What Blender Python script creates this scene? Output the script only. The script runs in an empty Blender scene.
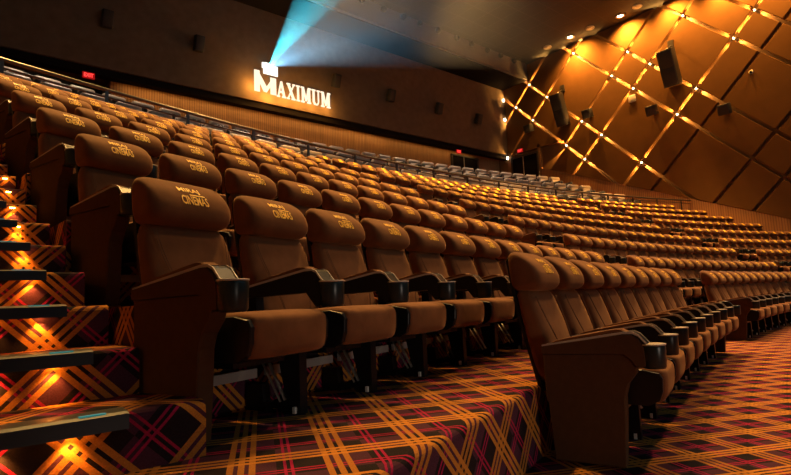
import bpy, bmesh, math, random
from mathutils import Vector, Matrix, Euler
random.seed(7)
D = bpy.data
scene = bpy.context.scene
col = scene.collection
pi, sin, cos = math.pi, math.sin, math.cos

# ------------------------------------------------------------------ camera, world, light, exposure
cam_d = D.cameras.new('camera'); cam = D.objects.new('camera', cam_d); col.objects.link(cam)
cam_d.sensor_width = 36.0
cam_d.lens = 36.0 * 533.77 / 791.0
cam_d.clip_start = 0.05; cam_d.clip_end = 200
YAW, PITCH, ROLL = 0.6975, 0.1158, -0.0455
fw = Vector((sin(YAW)*cos(PITCH), cos(YAW)*cos(PITCH), sin(PITCH)))
rt0 = Vector((cos(YAW), -sin(YAW), 0)); up0 = rt0.cross(fw)
rt = rt0*cos(ROLL) + up0*sin(ROLL); up = -rt0*sin(ROLL) + up0*cos(ROLL)
cam.matrix_world = Matrix(((rt.x, up.x, -fw.x, -15.826), (rt.y, up.y, -fw.y, -0.345), (rt.z, up.z, -fw.z, 0.889), (0, 0, 0, 1)))
scene.camera = cam
w = D.worlds.new('world'); scene.world = w; w.use_nodes = True
w.node_tree.nodes['Background'].inputs[0].default_value = (0.9, 0.6, 0.35, 1)
w.node_tree.nodes['Background'].inputs[1].default_value = 0.004
scene.view_settings.view_transform = 'Standard'; scene.view_settings.look = 'None'
scene.view_settings.gamma = 1.0; scene.view_settings.exposure = 0.0
scene.view_settings.use_curve_mapping = False

def lamp(name, kind, loc, energy, color, aim=None, **kw):
    l = D.lights.new(name, kind); l.energy = energy; l.color = color
    for k, v in kw.items(): setattr(l, k, v)
    o = D.objects.new(name, l); col.objects.link(o); o.location = loc
    if aim is not None:
        o.rotation_euler = (Vector(aim) - Vector(loc)).to_track_quat('-Z', 'Y').to_euler()
    return o
YF_ = -7.0
WARM = (1.0, 0.60, 0.27)
AMBER = (1.0, 0.54, 0.15)
DEEP = (1.0, 0.44, 0.08)
# house lights: recessed spots in the ceiling above the seats
for i, (x, y, e, ax, ay, az) in enumerate((
        (-6.5, 7.0, 13500, -12.5, 2.5, 1), (-1.5, 5.0, 9500, -6.0, 2.0, 1), (3.0, 3.5, 8500, 0.5, 1.0, 1), (8.0, 4.5, 9000, 6.5, 3.0, 1), (-3.0, -1.5, 7500, -8.0, 0.5, 0),
        (-13, 12.0, 24000, -13.5, 9.0, 3), (-6.5, 13.0, 30000, -7.0, 10.5, 3), (0.0, 13.0, 32000, -0.5, 10.5, 3), (5.5, 13.0, 31000, 4.8, 10.5, 3), (10.5, 12.5, 22000, 9.5, 10, 3))):
    lamp('house_light', 'SPOT', (x, y, 16.7), e, (WARM if y < 6 else AMBER), (ax, ay, az), spot_size=math.radians(58), spot_blend=0.8, shadow_soft_size=0.9)
for x in (-12, -4.5, 3, 9):
    lamp('rear_light', 'SPOT', (x, 19.5, 15.6), 3200, (1.0, 0.72, 0.45), (x, 17.0, 6), spot_size=math.radians(70), spot_blend=0.8, shadow_soft_size=0.2)  # spots added to brighten the recliners, without fittings
lamp('low_front_fill', 'SPOT', (-14.6, -6.3, 0.5), 380, (1.0, 0.82, 0.66), (-13.8, 2.0, 0.0), spot_size=math.radians(26), spot_blend=1.0, shadow_soft_size=0.5)  # added fill spot for cushion fronts and struts, no real lamp here
lamp('screen_glow', 'AREA', (-1.2, YF_+0.2, 7.6), 330, (0.45, 0.85, 1.0), (-1.2, 20, 5), shape='RECTANGLE', size=26, size_y=11)

# ------------------------------------------------------------------ materials
def mat(name):
    m = D.materials.new(name); m.use_nodes = True
    return m, m.node_tree.nodes, m.node_tree.links, m.node_tree.nodes['Principled BSDF']
def simple(name, c, rough=0.6, metal=0.0, spec=0.5, noise=0.0, nscale=20, bump=0.0, sheen=0.0, sheen_c=(1, 1, 1)):
    m, n, l, b = mat(name)
    b.inputs['Base Color'].default_value = (*c, 1); b.inputs['Roughness'].default_value = rough
    b.inputs['Metallic'].default_value = metal; b.inputs['Specular IOR Level'].default_value = spec
    if sheen:
        b.inputs['Sheen Weight'].default_value = sheen; b.inputs['Sheen Tint'].default_value = (*sheen_c, 1); b.inputs['Sheen Roughness'].default_value = 0.4
    if noise or bump:
        t = n.new('ShaderNodeTexCoord'); x = n.new('ShaderNodeTexNoise'); x.inputs['Scale'].default_value = nscale; x.inputs['Detail'].default_value = 4
        l.new(t.outputs['Object'], x.inputs['Vector'])
        if noise:
            r = n.new('ShaderNodeMix'); r.data_type = 'RGBA'
            r.inputs[6].default_value = (*[v*(1-noise) for v in c], 1); r.inputs[7].default_value = (*[min(1, v*(1+noise)) for v in c], 1)
            l.new(x.outputs['Fac'], r.inputs[0]); l.new(r.outputs[2], b.inputs['Base Color'])
        if bump:
            bp = n.new('ShaderNodeBump'); bp.inputs['Strength'].default_value = bump; bp.inputs['Distance'].default_value = 0.01
            l.new(x.outputs['Fac'], bp.inputs['Height']); l.new(bp.outputs['Normal'], b.inputs['Normal'])
    return m
def emit(name, c, s):
    m, n, l, b = mat(name)
    b.inputs['Base Color'].default_value = (*[v*0.15 for v in c], 1); b.inputs['Emission Color'].default_value = (*c, 1); b.inputs['Emission Strength'].default_value = s
    return m
M = {}
M['velvet'] = simple('brown_velvet', (0.142, 0.055, 0.021), 0.85, spec=0.15, noise=0.5, nscale=7, bump=0.3, sheen=0.3, sheen_c=(1.0, 0.55, 0.25))
M['panel'] = simple('brown_panel_fabric', (0.072, 0.034, 0.015), 0.9, spec=0.1, noise=0.2, nscale=30)
M['piping'] = simple('dark_piping', (0.115, 0.046, 0.019), 0.9)
M['black'] = simple('black_plastic', (0.007, 0.007, 0.008), 0.36, spec=0.22, noise=0.2, nscale=40)
M['gloss'] = simple('cup_holder_plastic', (0.007, 0.017, 0.020), 0.30, spec=0.35)
M['trim'] = simple('grey_edge_trim', (0.42, 0.36, 0.30), 0.4, spec=0.5)
M['steel'] = simple('bare_steel', (0.8, 0.77, 0.72), 0.4, metal=0.3)
M['bar'] = simple('grey_bar', (0.30, 0.30, 0.30), 0.45, metal=0.3)
M['gold'] = simple('gold_embroidery', (1.0, 0.56, 0.05), 0.5, spec=0.3)
M['leather'] = simple('pale_leather', (0.50, 0.40, 0.33), 0.45, spec=0.4, noise=0.12, nscale=6)
M['leather_dark'] = simple('dark_leather', (0.045, 0.035, 0.03), 0.5)
M['rail'] = simple('dark_metal_rail', (0.10, 0.085, 0.075), 0.35, metal=0.6)
M['wall_fabric'] = simple('dark_wall_fabric', (0.19, 0.135, 0.088), 0.95, spec=0.05, noise=0.25, nscale=3, bump=0.1)
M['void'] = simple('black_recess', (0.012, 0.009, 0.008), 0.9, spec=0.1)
M['speaker'] = simple('speaker_cabinet', (0.02, 0.018, 0.017), 0.55)
M['grille'] = simple('speaker_grille', (0.035, 0.03, 0.027), 0.7, noise=0.5, nscale=120)
M['amber_panel'] = simple('acoustic_panel_fabric', (0.16, 0.076, 0.023), 0.92, spec=0.08, noise=0.18, nscale=1.3)
M['groove'] = simple('groove_lining', (0.17, 0.085, 0.032), 0.5, spec=0.3)
M['bulkhead'] = simple('bulkhead_paint', (0.13, 0.12, 0.115), 0.7, noise=0.15, nscale=2)
M['nosing'] = simple('step_nosing', (0.022, 0.022, 0.024), 0.35, metal=0.4)
M['white_box'] = simple('white_plastic', (0.8, 0.74, 0.6), 0.5)
M['screen'] = simple('screen_fabric', (0.09, 0.09, 0.09), 0.9, spec=0.05)
M['sign'] = emit('sign_letter_glow', (1.0, 0.83, 0.62), 1.15)
M['emblem'] = emit('emblem_glow', (1.0, 0.95, 0.85), 1.5)
M['exit'] = emit('exit_red_glow', (1.0, 0.012, 0.012), 0.30)
M['exit_text'] = emit('exit_letter_glow', (1.0, 0.06, 0.05), 2.2)
M['bulb'] = emit('amber_bulb_glow', (1.0, 0.70, 0.32), 30.0)
M['disc'] = emit('downlight_glow', (1.0, 0.80, 0.55), 16.0)
M['led'] = emit('step_led_glow', (1.0, 0.36, 0.05), 60.0)
M['led_cyan'] = emit('step_marker_glow', (0.05, 0.7, 0.75), 0.22)
M['cove'] = emit('cove_strip_glow', (1.0, 0.50, 0.13), 6.0)

def math_node(n, l, op, a, b=None, c=None):
    x = n.new('ShaderNodeMath'); x.operation = op
    for i, v in enumerate((a, b, c)):
        if v is None: continue
        if isinstance(v, (int, float)): x.inputs[i].default_value = v
        else: l.new(v, x.inputs[i])
    return x.outputs[0]
def carpet():
    m, n, l, b = mat('plaid_carpet')
    b.inputs['Roughness'].default_value = 0.95; b.inputs['Specular IOR Level'].default_value = 0.08
    uv = n.new('ShaderNodeUVMap'); sp = n.new('ShaderNodeSeparateXYZ'); l.new(uv.outputs[0], sp.inputs[0])
    P = 0.31
    F = lambda *a: math_node(n, l, *a)
    def mix(f, a, c):
        r = n.new('ShaderNodeMix'); r.data_type = 'RGBA'
        l.new(f, r.inputs[0])
        for i, v in ((6, a), (7, c)):
            if isinstance(v, tuple): r.inputs[i].default_value = (*v, 1)
            else: l.new(v, r.inputs[i])
        return r.outputs[2]
    masks = []
    for sg in (1.0, -1.0):
        a = F('MULTIPLY_ADD', sp.outputs[1], sg, sp.outputs[0])
        f = F('FRACT', F('MULTIPLY', a, 0.7071/P))
        g = F('FRACT', F('MULTIPLY', f, 9.0))
        line = F('LESS_THAN', g, 0.60)
        o = F('MULTIPLY', line, F('LESS_THAN', f, 0.3333))
        r = F('MULTIPLY', F('LESS_THAN', F('FRACT', F('MULTIPLY', f, 14.0)), 0.45), F('MULTIPLY', F('GREATER_THAN', f, 0.572), F('LESS_THAN', f, 0.71)))
        wide = F('LESS_THAN', f, 0.5)
        masks.append((o, r, wide))
    nz = n.new('ShaderNodeTexNoise'); nz.inputs['Scale'].default_value = 160; nz.inputs['Detail'].default_value = 3; l.new(uv.outputs[0], nz.inputs['Vector'])
    ck = F('ABSOLUTE', F('SUBTRACT', masks[0][2], masks[1][2]))
    base = mix(ck, (0.016, 0.010, 0.012), (0.060, 0.019, 0.034))
    c1 = mix(F('MULTIPLY', masks[1][1], 0.9), base, (0.29, 0.010, 0.060))
    c1 = mix(F('MULTIPLY', masks[0][1], 0.9), c1, (0.32, 0.012, 0.05))
    c1 = mix(F('MULTIPLY', masks[1][0], 0.88), c1, (0.38, 0.145, 0.024))
    c1 = mix(F('MULTIPLY', masks[0][0], 0.92), c1, (0.47, 0.18, 0.026))
    sc = F('MULTIPLY_ADD', nz.outputs['Fac'], 0.9, 0.55)
    mm = n.new('ShaderNodeVectorMath'); mm.operation = 'SCALE'; l.new(c1, mm.inputs[0]); l.new(sc, mm.inputs['Scale'])
    l.new(mm.outputs[0], b.inputs['Base Color'])
    bp = n.new('ShaderNodeBump'); bp.inputs['Strength'].default_value = 0.4; bp.inputs['Distance'].default_value = 0.004
    l.new(nz.outputs['Fac'], bp.inputs['Height']); l.new(bp.outputs[0], b.inputs['Normal'])
    return m
M['carpet'] = carpet()
def slats(name, c, scale):
    m, n, l, b = mat(name)
    b.inputs['Roughness'].default_value = 0.6
    uv = n.new('ShaderNodeUVMap'); sp = n.new('ShaderNodeSeparateXYZ'); l.new(uv.outputs[0], sp.inputs[0])
    f = math_node(n, l, 'FRACT', math_node(n, l, 'MULTIPLY', sp.outputs[0], scale))
    g = math_node(n, l, 'LESS_THAN', f, 0.3)
    nz = n.new('ShaderNodeTexNoise'); nz.inputs['Scale'].default_value = 1.2; l.new(uv.outputs[0], nz.inputs['Vector'])
    mp = n.new('ShaderNodeMapping'); mp.inputs['Scale'].default_value = (5, 0.3, 1); l.new(uv.outputs[0], mp.inputs[0]); l.new(mp.outputs[0], nz.inputs['Vector'])
    r = n.new('ShaderNodeMix'); r.data_type = 'RGBA'; r.inputs[6].default_value = (*c, 1); r.inputs[7].default_value = (*[v*0.6 for v in c], 1); l.new(g, r.inputs[0])
    mm = n.new('ShaderNodeVectorMath'); mm.operation = 'SCALE'; l.new(r.outputs[2], mm.inputs[0])
    l.new(math_node(n, l, 'MULTIPLY_ADD', nz.outputs['Fac'], 0.8, 0.6), mm.inputs['Scale'])
    l.new(mm.outputs[0], b.inputs['Base Color'])
    return m
M['wood'] = slats('wood_slats', (0.42, 0.20, 0.07), 9.0)
def tiles():
    m, n, l, b = mat('ceiling_tiles')
    b.inputs['Roughness'].default_value = 0.8
    t = n.new('ShaderNodeTexCoord'); k = n.new('ShaderNodeTexBrick'); k.offset = 0
    k.inputs['Color1'].default_value = (0.035, 0.032, 0.031, 1); k.inputs['Color2'].default_value = (0.040, 0.036, 0.034, 1); k.inputs['Mortar'].default_value = (0.055, 0.05, 0.047, 1)
    k.inputs['Scale'].default_value = 1.0; k.inputs['Brick Width'].default_value = 1.2; k.inputs['Row Height'].default_value = 1.2; k.inputs['Mortar Size'].default_value = 0.02
    l.new(t.outputs['Object'], k.inputs['Vector']); l.new(k.outputs['Color'], b.inputs['Base Color'])
    return m
M['tiles'] = tiles()

# ------------------------------------------------------------------ mesh helpers
def link(name, me, m=None, parent=None, smooth=False):
    o = D.objects.new(name, me); col.objects.link(o)
    if m is not None:
        for x in (m if isinstance(m, (list, tuple)) else [m]): me.materials.append(x)
    if parent: o.parent = parent
    if smooth:
        for p in me.polygons: p.use_smooth = True
    return o
def new_mesh(name, verts, faces, smooth=False, mats=None, fm=None, uvs=None):
    me = D.meshes.new(name); me.from_pydata(verts, [], faces); 
    if uvs is not None:
        u = me.uv_layers.new(name='UVMap')
        for lp in me.loops: u.data[lp.index].uv = uvs[lp.vertex_index]
    if smooth: me.polygons.foreach_set('use_smooth', [True]*len(me.polygons))
    if mats:
        for x in mats: me.materials.append(x)
    if fm: me.polygons.foreach_set('material_index', fm)
    me.update()
    return me
class MB:
    """collects shapes (with a material index each) and makes one mesh"""
    def __init__(s): s.v = []; s.f = []; s.m = []; s.sm = []
    def add(s, verts, faces, mi=0, sm=False):
        k = len(s.v); s.v += [tuple(v) for v in verts]; s.f += [tuple(i+k for i in f) for f in faces]; s.m += [mi]*len(faces); s.sm += [sm]*len(faces); return s
    def box(s, c, d, mi=0, rot=None):
        x, y, z = [v/2 for v in d]
        vs = [Vector((sx*x, sy*y, sz*z)) for sx in (-1, 1) for sy in (-1, 1) for sz in (-1, 1)]
        if rot is not None: vs = [rot @ v for v in vs]
        vs = [v + Vector(c) for v in vs]
        return s.add(vs, [(0, 1, 3, 2), (4, 6, 7, 5), (0, 4, 5, 1), (2, 3, 7, 6), (0, 2, 6, 4), (1, 5, 7, 3)], mi)
    def bevbox(s, c, d, b, mi=0, rot=None, seg=2):
        bm = bmesh.new(); bmesh.ops.create_cube(bm, size=1)
        for v in bm.verts: v.co = Vector((v.co.x*d[0], v.co.y*d[1], v.co.z*d[2]))
        bmesh.ops.bevel(bm, geom=bm.edges[:], offset=b, segments=seg, profile=0.5, affect='EDGES')
        vs = [(rot @ v.co if rot is not None else v.co) + Vector(c) for v in bm.verts]
        bm.verts.index_update(); fs = [tuple(v.index for v in f.verts) for f in bm.faces]; bm.free()
        return s.add(vs, fs, mi, True)
    def prism(s, prof, x0, x1, mi=0, bev=0.0):
        """closed profile of (y, z) points extruded along x, with chamfered rims"""
        n = len(prof); cy = sum(p[0] for p in prof)/n; cz = sum(p[1] for p in prof)/n
        def ins(p, e):
            dx, dz = p[0]-cy, p[1]-cz; L = math.hypot(dx, dz) or 1
            return (p[0]-dx/L*e, p[1]-dz/L*e)
        rings = [(x0, bev), (x0+bev, 0), (x1-bev, 0), (x1, bev)] if bev else [(x0, 0), (x1, 0)]
        vs = [(x, *ins(p, e)) for x, e in rings for p in prof]
        fs = []
        for r in range(len(rings)-1):
            for i in range(n):
                j = (i+1) % n; fs.append((r*n+i, r*n+j, (r+1)*n+j, (r+1)*n+i))
        fs += [tuple(range(n-1, -1, -1)), tuple((len(rings)-1)*n+i for i in range(n))]
        return s.add(vs, fs, mi)
    def loft(s, rings, mi=0, caps=True, sm=True):
        n = len(rings[0]); vs = [p for r in rings for p in r]; fs = []
        for r in range(len(rings)-1):
            for i in range(n):
                j = (i+1) % n; fs.append((r*n+i, r*n+j, (r+1)*n+j, (r+1)*n+i))
        if caps: fs += [tuple(range(n-1, -1, -1)), tuple((len(rings)-1)*n+i for i in range(n))]
        return s.add(vs, fs, mi, sm)
    def tube(s, pts, r, mi=0, seg=6):
        pts = [Vector(p) for p in pts]; rings = []
        for i, p in enumerate(pts):
            t = (pts[min(i+1, len(pts)-1)] - pts[max(i-1, 0)]).normalized()
            a = t.cross(Vector((0, 0, 1)) if abs(t.z) < 0.9 else Vector((1, 0, 0))).normalized(); b = t.cross(a)
            rings.append([p + (a*cos(2*pi*k/seg) + b*sin(2*pi*k/seg))*r for k in range(seg)])
        return s.loft(rings, mi)
    def lathe(s, prof, c=(0, 0, 0), seg=16, mi=0, M_=None):
        rings = []
        for r, z in prof:
            ring = [Vector((r*cos(2*pi*k/seg), r*sin(2*pi*k/seg), z)) for k in range(seg)]
            if M_ is not None: ring = [M_ @ v for v in ring]
            rings.append([v + Vector(c) for v in ring])
        return s.loft(rings, mi)
    def mesh(s, name, mats=None, fix=True):
        me = new_mesh(name, s.v, s.f, mats=mats, fm=s.m)
        me.polygons.foreach_set('use_smooth', s.sm)
        if fix:
            bm = bmesh.new(); bm.from_mesh(me); bmesh.ops.recalc_face_normals(bm, faces=bm.faces[:]); bm.to_mesh(me); bm.free()
        return me
    def build(s, name, m, parent=None):
        ms = m if isinstance(m, (list, tuple)) else [m]
        o = D.objects.new(name, s.mesh(name, ms)); col.objects.link(o)
        if parent: o.parent = parent
        return o
def tag(o, label=None, cat=None, group=None, kind=None):
    if label: o['label'] = label
    if cat: o['category'] = cat
    if group: o['group'] = group
    if kind: o['kind'] = kind
    return o
def empty(name, loc, rz=0.0):
    o = D.objects.new(name, None); col.objects.link(o); o.location = loc; o.rotation_euler = (0, 0, rz); o.empty_display_size = 0.1
    return o
def struct(o): o['kind'] = 'structure'; return o

# ------------------------------------------------------------------ the hall: rows are arcs about (0,-40); X across, Y to the back, Z up
PSI = 0.34; R = 44.5125; DEP = 1.1758; RISE = 0.5383; D1 = 1.2195; Z1 = 0.375; NROW = 9
def rad_of(r): return R + (r-1)*DEP if r >= 1 else R - D1
DZ = {6: -0.02, 7: -0.06, 8: -0.13}
def z_of(r): return Z1 + (r-1)*RISE + DZ.get(r, 0.0) if r >= 1 else 0.0
def arc(rad, s, z=0.0):                      # s = arc length measured on the second row's arc
    th = s/R - PSI
    return Vector((rad*sin(th), rad*cos(th) - 40.0, z))
XL, XR = -17.2, 14.7; YB = 23.1; YF = -7.0; ZC = 16.9
S0, S1 = -3.2, 31.5
def clampx(v): return Vector((max(XL, min(XR, v.x)), v.y, v.z))

# stepped floor (one continuous carpet)
verts, faces, uvs = [], [], []
NS = 90
def strip(path):
    """path of (radius, z, v) swept along the arcs; the higher tiers end at the stairs"""
    k = len(verts); n = len(path)
    for i in range(NS+1):
        for rr, z, v in path:
            xl = XL if z < Z1 + 0.01 else -15.19 - 0.097*max(0.0, (rr-R)/DEP)
            sa = R*(math.asin(xl/rr) + PSI); s = sa + (S1-sa)*i/NS
            p = arc(rr, s, z); verts.append(tuple(p)); uvs.append((s*rr/R, v))
    for i in range(NS):
        for j in range(n-1):
            a = k + i*n + j; faces.append((a, a+n, a+n+1, a+1))
    for j in range(n-1):                       # closed side towards the stairs
        if path[j+1][1] > Z1 + 0.01:
            c = len(verts); q0, q1 = verts[k+j], verts[k+j+1]; zb = max(0.0, min(q0[2], q1[2]) - 0.7)
            for q, zz in ((q0, q0[2]), (q1, q1[2]), (q1, zb), (q0, zb)): verts.append((q[0], q[1], zz)); uvs.append((q[1], zz))
            faces.append((c, c+1, c+2, c+3))
path = [(R - 14, 0.0, -14.0)]
edge = R - 0.93
v = -0.93 - 0.375
path = [(R-14, 0.0, -14.0), (edge, 0.0, v)]
for r in range(1, NROW):
    e = R + (r-1)*DEP - 0.93; z = z_of(r); h = z - z_of(r-1)
    zb = z - h; q = 0.03
    path += [(e, zb+(0.001 if r == 1 else 0.012), v), (e, z-q, v+h-q)]
    for k in range(1, 4):
        a = pi/2*k/4; path.append((e+q-q*cos(a), z-q+q*sin(a), v+h-q+q*k/4*1.5))
    path.append((e+q, z, v+h+0.02)); v = v + h + (DEP if r < NROW-1 else DEP)
    path.append((R + r*DEP - 0.93, z, v))
# premium tiers
ptier = [(53.55, 4.45), (54.7, 5.15), (56.7, 6.05), (58.7, 7.0), (60.7, 7.9)]
zlast = z_of(NROW-1)
for rr, z in ptier:
    path += [(rr, zlast, v), (rr, z, v + (z-zlast))]; v += z - zlast + 1.6; zlast = z
path.append((68.0, zlast, v+8))
strip(path)
me = new_mesh('floor', verts, faces, mats=[M['carpet']], uvs=uvs)
floor = struct(D.objects.new('floor', me)); col.objects.link(floor)

# aisle stairs at the left: three steps to a row
st = MB(); stuv = []
sverts, sfaces, suv = [], [], []
def step(x0, x1, y, z, h, tread, parent_list=None):
    k = len(sverts); q = 0.035
    prof = [(y, z-h, 0)] + [(y, z-q, h-q)]
    for i in range(1, 5):
        a = pi/2*i/4; prof.append((y+q-q*cos(a), z-q+q*sin(a), h-q + q*i/4*1.5))
    prof.append((y+tread+0.05, z, h+tread+0.05))
    vv = random.random()*0.3
    n = len(prof)
    for x in (x0, x1):
        for yy, zz, vcoord in prof: sverts.append((x, yy, zz)); suv.append((x, vcoord+vv))
    for j in range(n-1): sfaces.append((k+j, k+n+j, k+n+j+1, k+j+1))
    # end cap towards the seats
    c = len(sverts); 
    for yy, zz, vcoord in prof: sverts.append((x1, yy, zz)); suv.append((yy, zz))
    sverts.append((x1, y+tread+0.05, z-h)); suv.append((y+tread, z-h))
    sfaces.append(tuple(range(c, c+n+1)))
nsteps = 34
steps = []
for k in range(nsteps):
    z = Z1 + 0.19 + 0.1794*k; y = 1.6 + 0.392*k
    rr = 1 + k/3.0
    x1 = -15.20 - 0.097*(rr-1) + (0.09 if k == 0 else 0.0)
    steps.append((x1, y, z)); step(XL, x1, y, z, 0.19 if k else 0.20, 0.392)
me = new_mesh('stairs', sverts, sfaces, mats=[M['carpet']], uvs=suv)
stairs = struct(D.objects.new('stairs', me)); col.objects.link(stairs)
for k, (x1, y, z) in enumerate(steps):
    a = x1 - (0.26 if k == 0 else 0.17)
    m = MB(); m.prism([(y-0.042, z-0.044), (y-0.036, z+0.002), (y-0.015, z+0.008), (y+0.05, z+0.012), (y+0.05, z-0.01), (y-0.036, z-0.036)], XL+0.02, a, 0)
    nos = m.build('step_nosing', M['nosing'], stairs)
    if k < 9:
        mk = MB(); mk.box((a-0.10, y-0.012, z+0.0085), (0.075, 0.016, 0.004)); mk.build('marker_light', M['led_cyan'], nos)
        for j in range(4):
            xx = -15.53 - 0.175*j
            ld = MB(); ld.box((xx, y-0.020, z-0.036), (0.03, 0.014, 0.006)); ld.build('led', M['led'], nos)
            if k < 7: lamp('step_light', 'SPOT', (xx, y-0.026, z-0.056), 2.8, (1.0, 0.36, 0.05), (xx, y+0.01, z-0.15), spot_size=math.radians(95), spot_blend=0.7, shadow_soft_size=0.008)

# second and third aisles: intermediate carpet steps
sverts, sfaces, suv = [], [], []
for r in range(1, NROW):
    for sc, lab in ((8.3 + 0.16*(r-1), 0), (19.7, 1)):
        for j in (1, 2):
            zt = z_of(r) + RISE*j/3; rr0 = R + r*DEP - 0.93 - 0.36*(3-j) + 0.0
            if r == NROW-1: continue
            c = len(sverts)
            P_ = []
            for ds in (-0.6, 0.6):
                for rr_, zz in ((rr0, zt-RISE/3), (rr0, zt), (R + r*DEP - 0.93 + 0.02, zt)):
                    sverts.append(tuple(arc(rr_, sc+ds, zz))); suv.append((sc+ds, rr_+zz))
            sfaces += [(c, c+3, c+4, c+1), (c+1, c+4, c+5, c+2)]
me = new_mesh('aisle_steps', sverts, sfaces, mats=[M['carpet']], uvs=suv)
struct(D.objects.new('floor_aisle_steps', me)); col.objects.link(D.objects['floor_aisle_steps'])

def quad(name, pts, m, uv=None, parent=None):
    me = new_mesh(name, pts, [tuple(range(len(pts)))], mats=[m], uvs=uv)
    o = D.objects.new(name, me); col.objects.link(o)
    if parent: o.parent = parent
    return o
def slab(name, c, d, m):
    b = MB(); b.box(c, d); o = b.build(name, m); return struct(o)
# back wall: overhanging upper part, dark soffit, slatted lower wall
slab('wall_back', ((XL+XR)/2, YB+1.0, (10.85+15.7)/2), (XR-XL+0.6, 2.0, 15.7-10.85), M['wall_fabric'])
slab('trim_1', ((XL+XR)/2, YB+0.30, 10.70), (XR-XL+0.6, 0.4, 0.30), M['void'])
def uvwall(name, p0, p1, z0, z1, m):
    L = math.dist(p0, p1)
    pts = [(*p0, z0), (*p1, z0), (*p1, z1), (*p0, z1)]
    return struct(quad(name, pts, m, [(0, z0), (L, z0), (L, z1), (0, z1)]))
YW = YB + 0.95
uvwall('wall_back_lower', (-10.9, YW), (XR+.2, YW), 6.0, 10.8, M['wood'])
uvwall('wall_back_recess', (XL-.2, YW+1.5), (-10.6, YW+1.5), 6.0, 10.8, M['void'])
uvwall('wall_back_return', (-10.9, YW+1.6), (-10.9, YW), 6.0, 10.8, M['wood'])
# left, front, ceiling
slab('wall_left', (XL-0.15, 9, 8), (0.3, 36, 18), M['wall_fabric'])
slab('wall_front', (-1.2, YF-0.3, 8), (33, 0.3, 18), M['void'])
scr = slab('trim_2', (-1.2, YF-0.08, 7.6), (27, 0.1, 11.5), M['screen'])
slab('ceiling', (-1.2, (YF+20.9)/2, ZC+0.15), (34, 20.9-YF+0.4, 0.3), M['tiles'])
slab('ceiling_rear', (-1.2, 24, 15.85), (34, 5.8, 0.3), M['void'])
slab('ceiling_bulkhead', (-1.2, 21.0, 16.4), (34, 0.2, 1.3), M['bulkhead'])
# right wall: lower slatted part and upper acoustic diamond panels
ZOFF = 0.405
def low_edge(ax): return 10.75 - ZOFF if ax > 60.4 else 3.43 + 0.405*(ax - 46.86)
slab('wall_right', (XR+0.35, 9, 8), (0.3, 36, 18), M['groove'])
n_ = 40; v_, f_, u_ = [], [], []
for i in range(n_+1):
    ax = 36.0 + (60.4-36.0)*i/n_
    for z in (0.0, low_edge(ax)+ZOFF): v_.append((XR+0.02, ax-40, max(z, 0.01))); u_.append((ax, z))
for i in range(n_): f_.append((2*i, 2*i+2, 2*i+3, 2*i+1))
me = new_mesh('wall_right_lower', v_, f_, mats=[M['wood']], uvs=u_); struct(D.objects.new('wall_right_lower', me)); col.objects.link(D.objects['wall_right_lower'])
slab('trim_3', (XR+0.10, 22.95, 9.0), (0.2, 0.35, 4.0), M['wood'])
slab('trim_4', (XR+0.10, 20.45, 9.0), (0.2, 0.2, 4.0), M['wood'])

def clip(poly, a, b, c):
    out = []
    for i, p in enumerate(poly):
        q = poly[(i+1) % len(poly)]; dp = a*p[0]+b*p[1]-c; dq = a*q[0]+b*q[1]-c
        if dp <= 0: out.append(p)
        if dp*dq < 0:
            t = dp/(dp-dq); out.append((p[0]+t*(q[0]-p[0]), p[1]+t*(q[1]-p[1])))
    return out
UL = [38.6, 40.9, 45.5, 47.9, 52.4, 54.8, 59.2, 61.4, 65.95, 68.4, 73.2, 75.85, 80.2, 82.7]
WL = [19.6, 21.9, 26.4, 28.7, 33.1, 35.2, 39.25, 41.45, 45.9, 48.4, 52.9, 55.3, 59.6]
G = 0.115
wr = D.objects['wall_right']
for i in range(len(UL)-1):
    for j in range(len(WL)-1):
        u0, u1, w0, w1 = UL[i]+G, UL[i+1]-G, WL[j]+G, WL[j+1]-G
        poly = [((u+w_)/2, (u-w_)/2) for u, w_ in ((u0, w0), (u1, w0), (u1, w1), (u0, w1))]
        poly = clip(poly, 0, 1, 16.46); poly = clip(poly, 1, 0, 63.06); poly = clip(poly, -1, 0, -40.0) if poly else poly
        if poly: poly = clip(poly, 0.405, -1, 0.405*46.86 - 3.43)
        if poly and any(p[0] > 60.4 for p in poly): poly = clip(poly, 0, -1, -(10.75-ZOFF)) if all(p[0] > 58.2 for p in poly) else poly
        if len(poly) < 3: continue
        n = len(poly); A = sum(poly[k][0]*poly[(k+1) % n][1]-poly[(k+1) % n][0]*poly[k][1] for k in range(n))/2
        if abs(A) < 0.05: continue
        cx = sum(p[0] for p in poly)/n; cz = sum(p[1] for p in poly)/n
        vs = []
        for xo, e in ((XR+0.20, 0.0), (XR+0.03, 0.0), (XR, 0.03)):
            for p in poly:
                L = math.hypot(p[0]-cx, p[1]-cz) or 1
                vs.append((xo, p[0]-(p[0]-cx)/L*e-40, p[1]-(p[1]-cz)/L*e+ZOFF))
        fs = [tuple(range(2*n, 3*n))]
        for r in range(2):
            for k in range(n):
                q = (k+1) % n; fs.append((r*n+k, r*n+q, (r+1)*n+q, (r+1)*n+k))
        b = MB(); b.add(vs, fs); b.build('wall_panel', M['amber_panel'], wr)

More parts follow.
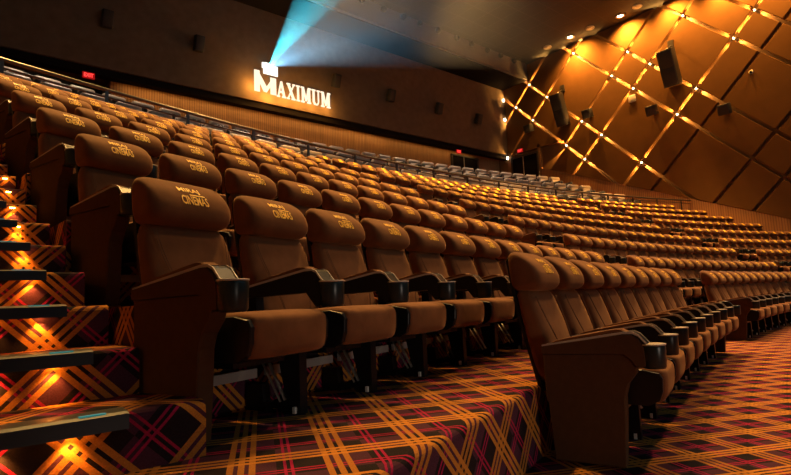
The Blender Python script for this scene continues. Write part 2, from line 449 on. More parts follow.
# ------------------------------------------------------------------ cinema seat (x right, y to the back, z up from the row's floor)
def spline(pts, n=3, closed=True):
    out = []; N = len(pts)
    rng = range(N) if closed else range(N-1)
    for i in rng:
        p0, p1, p2, p3 = (pts[(i-1) % N], pts[i], pts[(i+1) % N], pts[(i+2) % N]) if closed else (pts[max(i-1, 0)], pts[i], pts[i+1], pts[min(i+2, N-1)])
        for k in range(n):
            t = k/n
            out.append(tuple(0.5*(2*b + (c-a)*t + (2*a-5*b+4*c-d)*t*t + (-a+3*b-3*c+d)*t**3) for a, b, c, d in zip(p0, p1, p2, p3)))
    if not closed: out.append(pts[-1])
    return out
HEAD = [(.322, .905), (.280, .915), (.252, .948), (.254, 1.0), (.282, 1.056), (.328, 1.102), (.38, 1.134), (.420, 1.136), (.442, 1.10), (.436, 1.0), (.412, .91)]
BACK = [(.175, .42), (.20, .55), (.24, .70), (.285, .83), (.315, .895), (.36, .915), (.40, .90), (.37, .72), (.33, .52), (.29, .40), (.23, .385)]
CUSH = [(-.335, .475), (-.352, .44), (-.348, .37), (-.33, .322), (-.28, .312), (-.05, .335), (.18, .37), (.19, .42), (.10, .455), (-.10, .485), (-.26, .492)]
def pillow(prof, hw, n, ends, dome=0.0):
    P = spline(prof, n); cy = sum(p[0] for p in P)/len(P); cz = sum(p[1] for p in P)/len(P)
    rings = []
    for x, sc in [(-a, b) for a, b in ends] + [(a, b) for a, b in reversed(ends)]:
        k = sc + dome*(1-(x/hw)**2)
        rings.append([(x, cy+(p[0]-cy)*k, cz+(p[1]-cz)*k) for p in P])
    return rings
def ends_for(hw, r=0.05): return [(hw, .45), (hw-r*.06, .62), (hw-r*.25, .80), (hw-r*.6, .93), (hw-r, .985), (hw*.55, 1.0), (hw*.15, 1.0)]
def ends_low(hw, r=0.05): return [(hw, .5), (hw-r*.35, .86), (hw-r, 1.0)]
def ends_head(hw): return [(hw, .60), (hw-.005, .77), (hw-.018, .90), (hw-.042, .972), (hw-.08, 1.0), (hw*.5, 1.0), (hw*.15, 1.0)]
def head_mb(lo=False, m=None):
    m = m or MB(); m.loft(pillow(HEAD, .232, 1 if lo else 3, [(.232, .55), (.216, .82), (.185, .95), (.14, 1.0)] if lo else ends_head(.232), .0 if lo else .03)); return m
def back_mb(lo=False, m=None):
    m = m or MB(); m.loft(pillow(BACK, .236, 1 if lo else 2, ends_low(.236, .04) if lo else ends_for(.236, .045), .0 if lo else .03)); return m
def cush_mb(lo=False, m=None):
    m = m or MB(); m.loft(pillow(CUSH, .235, 1 if lo else 3, ends_low(.235, .03) if lo else ends_for(.235, .03), .0 if lo else .02)); return m
# the gold lettering on the headrest
def text_mesh(txt, w_, h_):
    c = D.curves.new('t', 'FONT'); c.body = txt; c.offset = 0.018; c.resolution_u = 2; c.fill_mode = 'FRONT'
    o = D.objects.new('t', c); col.objects.link(o)
    dg = bpy.context.evaluated_depsgraph_get(); dg.update()
    me = D.meshes.new_from_object(o.evaluated_get(dg)); D.objects.remove(o); D.curves.remove(c)
    xs = [v.co.x for v in me.vertices]; ys = [v.co.y for v in me.vertices]
    x0, x1, y0, y1 = min(xs), max(xs), min(ys), max(ys)
    vs = [((v.co.x-x0)/(x1-x0)*w_, (v.co.y-y0)/(y1-y0)*h_) for v in me.vertices]; fs = [tuple(p.vertices) for p in me.polygons]
    D.meshes.remove(me); return vs, fs
HP = spline(HEAD, 8)
front = [p for p in HP if p[0] < .40 and p[1] > .94]
front.sort(key=lambda p: p[1])
acc = [0.0]
for a, b in zip(front, front[1:]): acc.append(acc[-1] + math.dist(a, b))
def on_head(x, t, lift=0.003):
    """t = arc length measured down from the top of the front face"""
    t = acc[-1] - t
    for i in range(len(acc)-1):
        if acc[i] <= t <= acc[i+1]:
            k = (t-acc[i])/(acc[i+1]-acc[i]); a, b = front[i], front[i+1]
            y, z = a[0]+k*(b[0]-a[0]), a[1]+k*(b[1]-a[1])
            dy, dz = b[0]-a[0], b[1]-a[1]; L = math.hypot(dy, dz); break
    else: y, z, dy, dz, L = *front[0], 0, 1, 1
    cy, cz = .35, 1.02; kk = 1.0 + .03*(1-(x/.232)**2)
    y = cy + (y-cy)*kk; z = cz + (z-cz)*kk
    return (x, y - dz/L*lift, z + dy/L*lift)
def logo_mb(m=None, lo=False, mi=0):
    m = m or MB()
    if lo:
        for x0, x1, t0, t1 in ((-.066, .06, .085, .130), (-.08, .08, .138, .195)):
            m.add([on_head(x, t, .006) for x, t in ((x0, t1), (x1, t1), (x1, t0), (x0, t0))], [(0, 1, 2, 3)], mi)
        return m
    for txt, x0, w_, h_, tb in (('MIRAJ', -.072, .122, .042, .134), ('CINEMAS', -.076, .152, .050, .200)):
        vs, fs = text_mesh(txt, w_, h_)
        m.add([on_head(x0+a, tb-b) for a, b in vs], fs, mi)
    for x0, x1, t0, t1 in ((-.02, .068, .139, .146),):
        m.add([on_head(x, t) for x, t in ((x0, t1), (x1, t1), (x1, t0), (x0, t0))], [(0, 1, 2, 3)], mi)
    return m
ARM_TOP = [(.225, .605), (.0, .642), (-.19, .672), (-.235, .672), (-.262, .660), (-.285, .632), (-.300, .615), (-.318, .610)]
def arm_prof():
    p = list(ARM_TOP)
    p += [(-.318, .505), (-.255, .500), (-.228, .53), (-.20, .566), (.225, .556)]
    return p
def arm_mb(m=None, lo=False, x=-.30, mi=0, t=.045):
    m = m or MB(); m.prism(arm_prof(), x-t, x+t, mi, 0 if lo else .006)
    return m
def cup_mb(x=-.30, m=None, mi=0):
    m = m or MB(); m.lathe([(.030, .497), (.050, .497), (.056, .508), (.059, .60), (.057, .611), (.047, .612), (.044, .56), (.012, .555)], (x, -.318, 0), 20, mi)
    return m
def trim_mb(x=-.30, m=None, mi=0):
    m = m or MB()
    for sx in (-.046, .040):
        top = [(y, z+.005) for y, z in ARM_TOP]; bot = [(y, z-.006) for y, z in ARM_TOP]
        m.prism(top + bot[::-1], x+sx, x+sx+.006, mi)
    m.lathe([(.046, .609), (.061, .609), (.061, .616), (.046, .616)], (x, -.318, 0), 20, mi)
    return m
def pad_mb(x=-.30, m=None, mi=0):
    m = m or MB()
    m.prism(spline([(.165, .618), (.155, .632), (.0, .664), (-.16, .690), (-.195, .684), (-.20, .668), (.0, .640)], 2), x-.036, x+.036, mi, .008)
    return m
PANEL = [(.225, .56), (-.19, .568), (-.222, .54), (-.245, .502), (-.235, .47), (-.195, .42), (-.176, .36), (-.172, .28), (-.150, .012), (.198, .012), (.212, .30), (.222, .32)]
def panel_mb(x=-.30, m=None, mi=0, t=.040):
    m = m or MB(); m.prism(PANEL, x-t, x+t, mi, .006)
    # upholstered band on the outer side of the arm
    band = [(.228, .602), (.0, .636), (-.19, .664), (-.23, .662), (-.262, .640), (-.285, .60), (-.285, .51), (-.25, .503), (-.222, .54), (-.19, .566), (.228, .562)]
    m.prism(band, x-t-.010 if x < 0 else x+t-.004, x-t+.004 if x < 0 else x+t+.010, mi, .003)
    return m
def leg_mb(x=-.30, m=None, mi=0, lo=False):
    m = m or MB()
    p = [(-.13, .0), (-.13, .34), (-.02, .345), (.14, .36), (.15, .56), (.215, .56), (.215, .30), (.07, .27), (.00, .24), (-.028, .12), (.0, .075), (.06, .045), (.11, .045), (.12, .13), (.225, .13), (.23, .0), (.10, .0), (.085, .02), (.0, .02), (-.02, .0)]
    m.prism(p, x-.026, x+.026, mi)
    return m
def strut_mb(x=-.30, m=None, mi=0):
    m = m or MB()
    for dx in (-.036, -.036):
        m.tube([(x+dx, .075, .27), (x+dx, -.045, .065)], .008, mi); m.tube([(x+dx, .11, .25), (x+dx, -.015, .055)], .006, mi)
    m.box((x-.03, -.10, .02), (.02, .016, .03), mi)
    return m
def shell_mb(m=None, mi=0):
    m = m or MB()
    m.prism([(.30, .34), (.39, .72), (.425, .92), (.446, 1.09), (.425, 1.115), (.412, 1.10), (.402, .92), (.37, .72), (.275, .34)], -.216, .216, mi, .004)
    return m
def pan_mb(m=None, mi=0):
    m = m or MB()
    P = [(-.326, .462), (-.340, .435), (-.336, .372), (-.318, .326), (-.27, .300), (-.05, .300), (.18, .33), (.18, .42), (.08, .445), (-.10, .470), (-.25, .478)]
    m.prism(P, -.2385, .2385, mi, .004)
    m.box((0, .02, .29), (.30, .34, .05), mi)
    return m
def pipe_mb(m=None, mi=0):
    m = m or MB()
    for sx in (-1, 1):
        pts = spline([(sx*.205, .287, .872), (sx*.19, .246, .76), (sx*.150, .196, .62), (sx*.115, .168, .52), (sx*.10, .152, .44)], 4, False)
        m.tube(pts, .0018, mi, 4)
        pts = [(x*0.93, y-.0005, z) for x, y, z in pts]; m.tube(pts, .0018, mi, 4)
    return m
ME = {
    'head': head_mb().mesh('headrest', [M['velvet']]), 'back': back_mb().mesh('backrest', [M['velvet']]), 'cush': cush_mb().mesh('seat_cushion', [M['velvet']]),
    'logo': logo_mb().mesh('embroidered_lettering', [M['gold']], fix=False), 'arm': arm_mb().mesh('armrest', [M['black']]), 'cup': cup_mb().mesh('cup_holder', [M['gloss']]),
    'trim': trim_mb().mesh('edge_trim', [M['trim']]), 'pad': pad_mb().mesh('arm_pad', [M['velvet']]), 'panel': panel_mb().mesh('end_panel', [M['panel']]),
    'leg': leg_mb().mesh('leg', [M['black']]), 'strut': strut_mb().mesh('strut', [M['steel']]), 'shell': shell_mb().mesh('back_shell', [M['black']]),
    'pan': pan_mb().mesh('seat_pan', [M['black']]), 'pipe': pipe_mb().mesh('piping', [M['piping']]),
    'armR': arm_mb(x=.30).mesh('armrest', [M['black']]), 'cupR': cup_mb(x=.30).mesh('cup_holder', [M['gloss']]), 'trimR': trim_mb(x=.30).mesh('edge_trim', [M['trim']]),
    'padR': pad_mb(x=.30).mesh('arm_pad', [M['velvet']]), 'panelR': panel_mb(x=.30).mesh('end_panel', [M['panel']]), 'legR': leg_mb(x=.30).mesh('leg', [M['black']]),
    'head_lo': head_mb(True).mesh('headrest', [M['velvet']]), 'back_lo': back_mb(True).mesh('backrest', [M['velvet']]), 'cush_lo': cush_mb(True).mesh('seat_cushion', [M['velvet']]),
    'logo_lo': logo_mb(lo=True).mesh('embroidered_lettering', [M['gold']], fix=False),
}
bb = MB(); bb.box((0, .150, .185), (.535, .022, .045)); ME['bar'] = bb.mesh('crossbar', [M['bar']])
def far_mesh(left_panel=False, right_panel=False):
    m = MB(); head_mb(True, m); back_mb(True, m); cush_mb(True, m)
    arm_mb(m, True, mi=1); pad_mb(m=m, mi=0); leg_mb(m=m, mi=1)
    if left_panel: panel_mb(m=m, mi=0)
    if right_panel: arm_mb(m, True, x=.30, mi=1); panel_mb(x=.30, m=m, mi=0)
    me0 = m
    logo_mb(m, True, 2)
    return m.mesh('cinema_seat', [M['velvet'], M['black'], M['gold']])
ME['far'] = far_mesh(); ME['farL'] = far_mesh(True); ME['farR'] = far_mesh(False, True)
def put(name, key, parent):
    o = D.objects.new(name, ME[key]); col.objects.link(o); o.parent = parent; return o
def seat_parts(t, level, left_end, right_end):
    lo = level == 1
    sfx = '_lo' if lo else ''
    h = put('headrest', 'head'+sfx, t); lg = put('embroidered_lettering', 'logo'+sfx, h); lg['label'] = 'gold embroidered lettering'
    b = put('backrest', 'back'+sfx, t)
    put('seat_cushion', 'cush'+sfx, t); put('seat_pan', 'pan', t)
    if not lo:
        put('piping', 'pipe', b); put('back_shell', 'shell', t); put('crossbar', 'bar', t)
    a = put('armrest', 'arm', t); put('cup_holder', 'cup', a); put('arm_pad', 'pad', a)
    if not lo: put('edge_trim', 'trim', a)
    if left_end: put('end_panel', 'panel', t)
    else:
        l = put('leg', 'leg', t)
        if not lo: put('strut', 'strut', l)
    if right_end:
        a = put('armrest', 'armR', t); put('cup_holder', 'cupR', a); put('arm_pad', 'padR', a); put('end_panel', 'panelR', t)
    elif False: put('leg', 'legR', t)
ORD = 'first second third fourth fifth sixth seventh eighth ninth tenth eleventh twelfth thirteenth fourteenth fifteenth sixteenth seventeenth eighteenth nineteenth twentieth'.split()
ORD += ['twenty-' + o for o in ORD[:9]] + ['thirtieth']
F_ = 533.77
def px(P):
    d = P - cam.matrix_world.translation; z = d.dot(fw)
    if z < 0.2: return None
    return 395.5 + F_*d.dot(rt)/z, 237.5 - F_*d.dot(up)/z, z
nseat = 0
for r in range(NROW):
    rad = rad_of(r); z0 = z_of(r)
    def pos(a): return Vector((rad*sin(a-PSI), rad*cos(a-PSI)-40, z0))
    a_s = (0.312*(r-1) + (0.05 if r > 1 else 0) if r else 1.569)/rad; ds = 0.60/rad
    b_s = (9.2217 + 0.16*(r-1))/rad if r else 8.79/rad
    gapA = 1.87/rad
    aA = []; k = 0
    while a_s + k*ds <= b_s - gapA + 0.03/rad: aA.append(a_s + k*ds); k += 1
    c3 = 19.7/R
    aB = []; k = 0
    while b_s + k*ds <= c3 - 0.95/rad: aB.append(b_s + k*ds); k += 1
    c_s = c3 + 0.95/rad; aC = []; k = 0
    while rad*sin(c_s + k*ds - PSI) <= 13.35: aC.append(c_s + k*ds); k += 1
    for blk, name in ((aA, 'left'), (aB, 'centre'), (aC, 'right')):
        for k, a in enumerate(blk):
            p = pos(a); q = px(p + Vector((0, 0, 0.95)))
            if q is None or q[0] < -45 or q[0] > 836: continue
            width = F_*0.6/q[2]
            le, re = k == 0, k == len(blk)-1
            rz = -(a - PSI)
            if width > 21: level = 2
            elif width > 13.5: level = 1
            else: level = 0
            if level:
                t = empty('cinema_seat', p, rz); seat_parts(t, level, le, re)
            else:
                t = D.objects.new('cinema_seat', ME['farL' if le else 'farR' if re else 'far']); col.objects.link(t); t.location = p; t.rotation_euler = (0, 0, rz)
            rowname = 'front' if r == 0 else ORD[r]
            tag(t, 'brown velvet cinema seat, %s from left in the %s row of the %s block' % (ORD[k], rowname, name), 'seat', 'brown seats of the %s row' % rowname)
            nseat += 1
print('SEATS', nseat)

# ------------------------------------------------------------------ pale recliners behind the railing
def recliner():
    body = MB(); body.bevbox((0, .05, .28), (.72, .80, .36), .05)
    arms = []
    for sx in (-1, 1):
        a_ = MB(); a_.bevbox((sx*.46, -.02, .34), (.18, .98, .62), .06); arms.append(a_)
    back = MB(); back.bevbox((0, .48, .66), (.74, .24, .66), .08, rot=Matrix.Rotation(-.28, 3, 'X'))
    head = MB(); head.bevbox((0, .575, 1.02), (.90, .26, .24), .08, rot=Matrix.Rotation(-.15, 3, 'X'))
    foot = MB(); foot.bevbox((0, -.46, .30), (.70, .12, .40), .05, rot=Matrix.Rotation(.25, 3, 'X'))
    return {'seat_body': (body.mesh('seat_body'), M['leather_dark']), 'armrest': (arms[0].mesh('armrest'), M['leather_dark']), 'armrest ': (arms[1].mesh('armrest'), M['leather_dark']), 'backrest': (back.mesh('backrest'), M['leather']), 'headrest': (head.mesh('headrest'), M['leather']), 'footrest': (foot.mesh('footrest'), M['leather_dark'])}
RC = recliner()
for k, (me, m) in RC.items(): me.materials.append(m)
for ti, (rad, z0) in enumerate(((55.5, 5.15), (57.5, 6.05), (59.5, 7.0))):
    nb = 0; s = -14.6; k = 0; idx = 0
    while s < 13.3:
        th = math.asin(s/rad); p = Vector((s, rad*cos(th)-40, z0)); q = px(p + Vector((0, 0, 1)))
        if q and -25 < q[0] < 815:
            t = empty('recliner', p, -th); t.scale = (0.84, 1, 1)
            for n2, (me, m) in RC.items():
                o = D.objects.new(n2.strip(), me); col.objects.link(o); o.parent = t
            nth = ORD[idx]
            tag(t, 'pale leather recliner, %s from the left in the %s tier behind the railing' % (nth, ('lowest', 'middle', 'topmost')[ti]), 'recliner', 'pale recliners in the %s tier' % ('lowest', 'middle', 'topmost')[ti])
            idx += 1
        s += 0.96; k += 1

# railing
t = empty('railing', arc(53.3, 14, 4.15)); t.rotation_euler = (0, 0, 0)
inv = t.location
def rail_arc(z, s0, s1, n=70):
    return [arc(53.3, s0+(s1-s0)*i/n, z) - inv for i in range(n+1)]
b = MB(); b.tube(rail_arc(5.485, -1.2, 28.4), .04, seg=8); b.build('top_rail', M['rail'], t)
b = MB(); b.tube(rail_arc(5.33, -1.2, 28.4), .02, seg=6); b.build('lower_rail', M['rail'], t)
s = -0.9
while s < 28.5:
    b = MB(); p = arc(53.3, s, 0) - inv
    b.box((p.x, p.y, 4.80-inv.z), (.06, .06, 1.34)); b.build('post', M['rail'], t); s += 1.55
tag(t, 'dark metal railing curving along the back of the brown seats', 'railing')

# ------------------------------------------------------------------ illuminated sign on the back wall
ys = YB - 0.06
sign = empty('illuminated_sign', (-4.76, YB-0.001, 11.33))
tag(sign, 'glowing white MAXIMUM lettering with a film projector emblem on back wall', 'sign')
def rects(m, x0, z0, w_, h_, polys):
    for poly in polys:
        n = len(poly); vs = [(x0+a*w_, -0.06, z0+b*h_) for a, b in poly] + [(x0+a*w_, 0.0, z0+b*h_) for a, b in poly]
        fs = [tuple(range(n)), tuple(range(2*n-1, n-1, -1))] + [(i, n+i, n+(i+1) % n, (i+1) % n) for i in range(n)]
        m.add(vs, fs)
B = lambda x0, z0, x1, z1: [(x0, z0), (x1, z0), (x1, z1), (x0, z1)]
LET = {
    'M': [B(.10, 0, .26, 1), [(.10, 1), (.30, 1), (.52, .32), (.45, .12)], [(.90, 1), (.70, 1), (.45, .12), (.58, .12)], B(.70, 0, .92, 1), B(0, 0, .36, .08), B(.60, 0, 1, .08), B(0, .92, .26, 1), B(.74, .92, 1, 1)],
    'A': [[(.42, 1), (.60, 1), (.94, 0), (.70, 0)], [(.42, 1), (.52, .86), (.22, 0), (.08, 0)], B(.26, .28, .72, .39), B(0, 0, .34, .08), B(.58, 0, 1, .08)],
    'X': [[(.04, 1), (.32, 1), (.96, 0), (.68, 0)], [(.80, 1), (.94, 1), (.20, 0), (.06, 0)], B(0, .92, .42, 1), B(.68, .92, 1, 1), B(0, 0, .34, .08), B(.56, 0, 1, .08)],
    'I': [B(.28, 0, .72, 1), B(.06, 0, .94, .08), B(.06, .92, .94, 1)],
    'U': [B(.12, .22, .34, 1), B(.74, .22, .86, 1), [(.12, .22), (.34, .22), (.44, .10), (.64, .10), (.74, .22), (.86, .22), (.72, .02), (.52, 0), (.26, .02)], B(0, .92, .46, 1), B(.62, .92, .98, 1)],
}
m = MB(); rects(m, 0, 0.02, 1.16, 1.08, [B(.0, 0, .24, 1), [(.0, 1), (.24, .86), (.56, .30), (.42, .06)], [(1.0, .80), (.78, .70), (.42, .06), (.56, .04)], B(.74, 0, 1.0, .80)]); m.build('letter', M['sign'], sign)
x = 1.20
for ch, w_ in (('A', .56), ('X', .54), ('I', .28), ('M', .65), ('U', .56), ('M', .65)):
    m = MB(); rects(m, x, -0.02, w_-.05, .84, LET[ch]); m.build('letter', M['sign'], sign); x += w_
m = MB(); rects(m, .42, 1.02, .84, .56, [B(.08, 0, 1, .9), B(0, .5, .10, 1.0), B(.16, .9, .44, 1.06)]); m.build('projector_emblem', M['emblem'], sign)
for x_, z_, e_ in ((-4.9, 11.5, 70), (-4.1, 11.1, 90), (-3.2, 11.2, 60), (-2.4, 11.2, 50), (-1.6, 11.2, 50), (-0.7, 11.2, 40)):
    lamp('sign_halo', 'POINT', (x_, YB-0.42, z_), e_, DEEP, shadow_soft_size=0.25)  # unseen point lamps added before the wall to make the letters' halo

# projector beam: haze in the projector's throw, lit by the projector
apex = Vector((-4.05, YB-0.12, 12.72))
far = [Vector((apex.x + dx, apex.y-30, apex.z + dz)) for dx, dz in ((-10, -9), (11, -9), (11, -.5), (-10, -.5))]
T = 0.58
vb = [apex + (f-apex)*0.004 for f in far] + [apex + (f-apex)*T for f in far]
me = new_mesh('projector_beam', vb, [(0, 1, 2, 3), (7, 6, 5, 4), (0, 4, 5, 1), (1, 5, 6, 2), (2, 6, 7, 3), (3, 7, 4, 0)])
bm = bmesh.new(); bm.from_mesh(me); bmesh.ops.recalc_face_normals(bm, faces=bm.faces[:]); bm.to_mesh(me); bm.free()
hz = D.materials.new('lit_haze'); hz.use_nodes = True; n = hz.node_tree.nodes; n.clear()
vo = n.new('ShaderNodeVolumeScatter'); vo.inputs['Density'].default_value = 0.009; vo.inputs['Anisotropy'].default_value = 0.2; vo.inputs['Color'].default_value = (1, 1, 1, 1)
tc = n.new('ShaderNodeTexCoord'); vs_ = n.new('ShaderNodeVectorMath'); vs_.operation = 'DISTANCE'; vs_.inputs[1].default_value = apex
hz.node_tree.links.new(tc.outputs['Object'], vs_.inputs[0])
mr = n.new('ShaderNodeMapRange'); mr.interpolation_type = 'SMOOTHSTEP'; mr.inputs['From Min'].default_value = 1.0; mr.inputs['From Max'].default_value = 17.0; mr.inputs['To Min'].default_value = 0.020; mr.inputs['To Max'].default_value = 0.0
hz.node_tree.links.new(vs_.outputs['Value'], mr.inputs['Value']); hz.node_tree.links.new(mr.outputs[0], vo.inputs['Density'])
ou = n.new('ShaderNodeOutputMaterial'); hz.node_tree.links.new(vo.outputs[0], ou.inputs['Volume'])
beam = D.objects.new('projector_beam', me); col.objects.link(beam); me.materials.append(hz)
tag(beam, 'cyan beam of projector light fanning out from the sign through haze', 'light beam', kind='stuff')
lamp('projector_light', 'SPOT', apex, 12000, (0.24, 0.60, 0.90), apex + Vector((2, -30, -4.7)), spot_size=math.radians(52), spot_blend=0.25, shadow_soft_size=0.03)
lamp('projector_light', 'SPOT', apex, 62000, (0.01, 0.74, 0.95), apex + Vector((-7.2, -30, -2.0)), spot_size=math.radians(13), spot_blend=0.5, shadow_soft_size=0.03)

# ------------------------------------------------------------------ exit signs and doors
def exit_sign(loc, rz, label):
    t = empty('exit_sign', loc, rz)
    b = MB(); b.bevbox((0, 0.02, 0), (.44, .08, .26), .015); b.build('housing', M['exit'], t)
    vs, fs = text_mesh('EXIT', .34, .16)
    b = MB(); b.add([(x-.17, -.025, z-.08) for x, z in vs], fs); b.build('lettering', M['exit_text'], t)
    tag(t, label, 'exit sign')
exit_sign((-11.86, YB+0.10, 10.44), 0, 'red glowing EXIT sign at the far left above the seats')
exit_sign((9.72, YB+0.10, 10.42), 0, 'red glowing EXIT sign above the door in the slatted back wall')
exit_sign((XR-0.06, 21.95, 10.90), -pi/2, 'red glowing EXIT sign above the side wall door in the corner')
def door(name, loc, rz, w_, h_):
    t = struct(empty(name, loc, rz))
    b = MB(); b.box((0, 0, h_/2), (w_, .06, h_)); struct(b.build('door_leaf', M['void'], t))
    b = MB(); b.box((-w_/2-.04, -.03, h_/2), (.1, .12, h_+.1)); b.box((w_/2+.04, -.03, h_/2), (.1, .12, h_+.1)); b.box((0, -.03, h_+.04), (w_+.18, .12, .1)); struct(b.build('door_frame', M['rail'], t))
    b = MB(); b.box((-.12, -.045, h_/2), (.05, .03, h_)); struct(b.build('meeting_stile', M['trim'], t))
    b = MB(); b.tube([(-.3, -.07, 1.0), (w_/2-.2, -.07, 1.0)], .02); struct(b.build('push_bar', M['steel'], t))
    return t
door('door_1', (11.1, YW-0.06, 7.9), 0, 2.5, 2.5)
door('door_2', (XR+0.02, 21.65, 7.9), -pi/2, 2.1, 2.55)

# ------------------------------------------------------------------ speakers
def speaker(name, loc, rz, tilt, d, label, big=False, group=None, arm=0.3):
    t = empty(name, loc, rz); gap = 0.004
    rot = Matrix.Rotation(tilt, 3, 'X')
    W_, DP, H_ = d
    c = Vector((0, -arm-DP/2, 0))
    b = MB(); b.bevbox(c, d, .03, rot=rot); b.build('cabinet', M['speaker'], t)
    g = MB()
    if big:
        for k in (-1, 1): g.bevbox(c + rot @ Vector((0, -DP/2-.01, k*H_*.245)), (W_*.9, .04, H_*.45), .012, rot=rot)
    else: g.bevbox(c + rot @ Vector((0, -DP/2-.01, 0)), (W_*.88, .04, H_*.88), .012, rot=rot)
    g.build('grille', M['grille'], t)
    k = MB(); k.box((0, -arm/2-gap, 0), (.10, arm, .10)); k.box((0, -.03-gap, 0), (.24, .06, .3)); k.build('wall_bracket', M['rail'], t)
    if big:
        k = MB(); k.tube([c + rot @ Vector((0, .1, H_/2)), (0, -.05, H_/2+.45)], .04); k.box((0, -.06, H_/2+.5), (.3, .12, .45)); k.build('hanging_arm', M['rail'], t)
    tag(t, label, 'loudspeaker', group)
tl = 0.32
speaker('loudspeaker', (XR, 18.25, 12.62), -pi/2, tl, (.72, .55, 2.1), 'tall black loudspeaker on patterned side wall nearest the exit', True, 'large side wall loudspeakers')
speaker('loudspeaker', (XR, 11.3, 12.85), -pi/2, tl, (.80, .60, 2.0), 'tall black loudspeaker on patterned side wall furthest from the exit', True, 'large side wall loudspeakers')
for y, z, lb in ((20.85, 12.15, 'small black loudspeaker on side wall just above the side door'), (16.45, 11.85, 'small black loudspeaker beside the left tall loudspeaker on side wall'),
                 (12.55, 10.85, 'small black loudspeaker below the right tall loudspeaker on side wall'), (8.95, 9.8, 'rightmost small black loudspeaker on the patterned side wall')):
    speaker('loudspeaker', (XR, y, z), -pi/2, tl, (.55, .42, .55), lb, False, 'small side wall loudspeakers', .2)
for x, lb in ((-11.3, 'black box loudspeaker on back wall nearest the left exit sign'), (-7.55, 'black box loudspeaker on back wall just left of the glowing sign'), (-.1, 'black box loudspeaker above right end of the glowing sign'),
              (3.75, 'black box loudspeaker on back wall, first right of the sign'), (7.7, 'black box loudspeaker on back wall, second right of the sign'), (11.45, 'black box loudspeaker on back wall nearest the corner')):
    speaker('loudspeaker', (x, YB, 12.86), 0, 0.3, (.42, .32, .70), lb, False, 'back wall loudspeakers', .12)
t = empty('access_point', (XR, 13.75, 12.02), -pi/2)
b = MB(); b.bevbox((0, -.06, 0), (.42, .1, .42), .02); b.build('case', M['white_box'], t); b = MB(); b.box((0, -.115, -.12), (.1, .012, .03)); b.build('indicator', M['trim'], t)
tag(t, 'small square white box fixed between speakers on patterned wall', 'wall box')
t = empty('dome_camera', (XR, 7.7, 11.43), -pi/2); t.scale = (.6, .6, .6)
b = MB(); b.lathe([(.16, 0), (.17, .05), (.02, .06)], M_=Matrix.Rotation(pi/2, 3, 'X')); b.build('mount', M['white_box'], t)
b = MB(); b.lathe([(.13, .05), (.11, .13), (.06, .18), (.005, .2)], M_=Matrix.Rotation(pi/2, 3, 'X')); b.build('dome', M['gloss'], t)
tag(t, 'small pale dome camera on the unlit right part of wall', 'camera')

# ------------------------------------------------------------------ bulbs at the crossings of the grooves
nb = 0; cnt = {}
lit = [(u, w_) for u in UL if u > 61 for w_ in WL if w_ > 33]
for u, w_ in lit:
    ax, z = (u+w_)/2, (u-w_)/2
    if z > 16.25 or ax > 63.0 or z < low_edge(ax)+0.3 or w_ > 50: continue
    t = empty('groove_bulb', (XR+0.09, ax-40, z+ZOFF), -pi/2)
    b = MB(); b.lathe([(.008, -.05), (.032, -.037), (.044, 0), (.032, .037), (.008, .05)], seg=10, M_=Matrix.Rotation(pi/2, 3, 'X')); b.build('bulb', M['bulb'], t)
    b = MB(); b.lathe([(.10, .0), (.10, .03), (.05, .035)], (0, .105, 0), seg=10, M_=Matrix.Rotation(pi/2, 3, 'X')); b.build('lamp_base', M['rail'], t)
    nb += 1
    for dy, dz in ((1, 1), (1, -1), (-1, 1), (-1, -1)):
        lamp('groove_light', 'SPOT', (XR+0.10, ax-40+dy*.06, z+ZOFF+dz*.06), 1000, (1.0, 0.48, 0.10), (XR+0.17, ax-40+dy, z+ZOFF+dz), spot_size=math.radians(40), spot_blend=0.6, shadow_soft_size=0.03)
    iw = WL.index(w_); cnt[iw] = cnt.get(iw, 0) + 1
    tag(t, 'amber wall bulb, %s from bottom on the %s falling groove from the corner' % (ORD[cnt[iw]-1], ORD[9-iw]), 'wall light', 'amber bulbs in the wall grooves')
for z in (14.9, 13.45, 10.6):
    t = empty('corner_lamp', (XR-0.12, 23.02, z), 0)
    b = MB(); b.bevbox((0, 0, 0), (.12, .10, .18), .02); b.build('lens', M['disc'], t); b = MB(); b.box((.07, .0, 0), (.04, .14, .24)); b.build('mount', M['rail'], t)
    tag(t, 'small white lamp in the room corner, %s' % {14.9: 'topmost of the three', 13.45: 'middle one of three', 10.6: 'lowest, beside the exit signs'}[z], 'wall light', 'corner lamps')

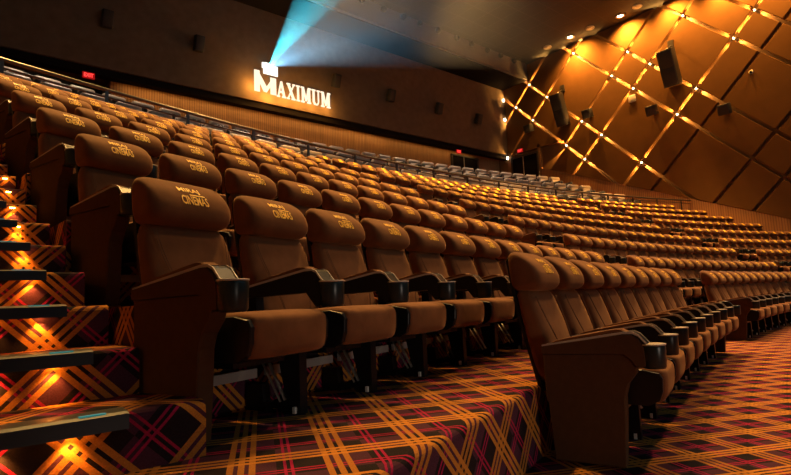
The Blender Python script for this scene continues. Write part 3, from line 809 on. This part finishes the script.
# ceiling downlights washing the right wall
def downlight(x, y, on, label, e=0):
    t = empty('downlight', (x, y, ZC))
    b = MB(); b.lathe([(.16, 0), (.26, 0), (.27, -.05), (.22, -.08), (.16, -.03)], seg=20); b.build('ring', M['trim'], t)
    b = MB(); b.lathe([(.17, -.03), (.005, -.031)], seg=20); b.build('lens', M['disc'] if on else M['trim'], t)
    tag(t, label, 'downlight', 'ceiling downlights by the side wall')
    if on: lamp('wall_wash', 'SPOT', (x, y, ZC-0.12), e, DEEP, (XR+0.3, y-0.1, 14.6), spot_size=math.radians(125), spot_blend=1.0, shadow_soft_size=0.15)
downlight(13.7, 16.82, True, 'lit ceiling downlight by the side wall, first from the corner', 3146)
downlight(13.9, 13.61, True, 'lit ceiling downlight by the side wall, second from the corner', 3630)
downlight(13.9, 11.0, True, 'lit ceiling downlight by the side wall, third from the corner', 2662)
downlight(13.9, 8.3, True, 'lit ceiling downlight by the side wall, fourth from the corner', 2900)
downlight(13.9, 5.5, True, 'lit ceiling downlight by the side wall, fifth from the corner', 2600)
for i, y in enumerate((18.5, 15.45, 12.5)):
    downlight(13.7, y, False, 'unlit ceiling downlight, %s of three beside the lit ones' % ('left', 'middle', 'right')[i])
for i, x in enumerate((0.34, 1.83, 3.25, 4.5, 5.96, 7.58, 8.94, 10.44, 11.8, 13.2)):
    t = empty('bulkhead_fitting', (x, 20.9, 16.72))
    Mx = Matrix.Rotation(pi/2, 3, 'X')
    b = MB(); b.lathe([(.17, 0), (.19, .05), (.15, .16), (.11, .17)], seg=14, M_=Mx); b.build('housing', M['speaker'], t)
    b = MB(); b.lathe([(.12, .15), (.005, .152)], seg=14, M_=Mx); b.build('lens', M['trim'], t)
    tag(t, 'round dark spotlight fitting on the ceiling bulkhead, %s from the left' % ORD[i], 'spotlight', 'spotlight fittings on the bulkhead')

# cove light under the back soffit
cv = empty('cove_light', (2.0, YB+0.62, 10.80))
b = MB(); b.box((0, 0, -.03), (24.5, .10, .04)); b.build('diffuser', M['trim'], cv)
b = MB(); b.box((0, .0, .0), (24.6, .16, .05)); b.build('channel', M['rail'], cv)
tag(cv, 'long cove light strip under the back wall overhang', 'cove light')
lamp('cove_glow', 'AREA', (-3.2, YB+0.55, 10.66), 65, AMBER, (-3.2, YW, 8.6), shape='RECTANGLE', size=14.5, size_y=0.12)
lamp('cove_glow', 'AREA', (8, YB+0.55, 10.66), 20, AMBER, (8, YW, 8.6), shape='RECTANGLE', size=8, size_y=0.12)
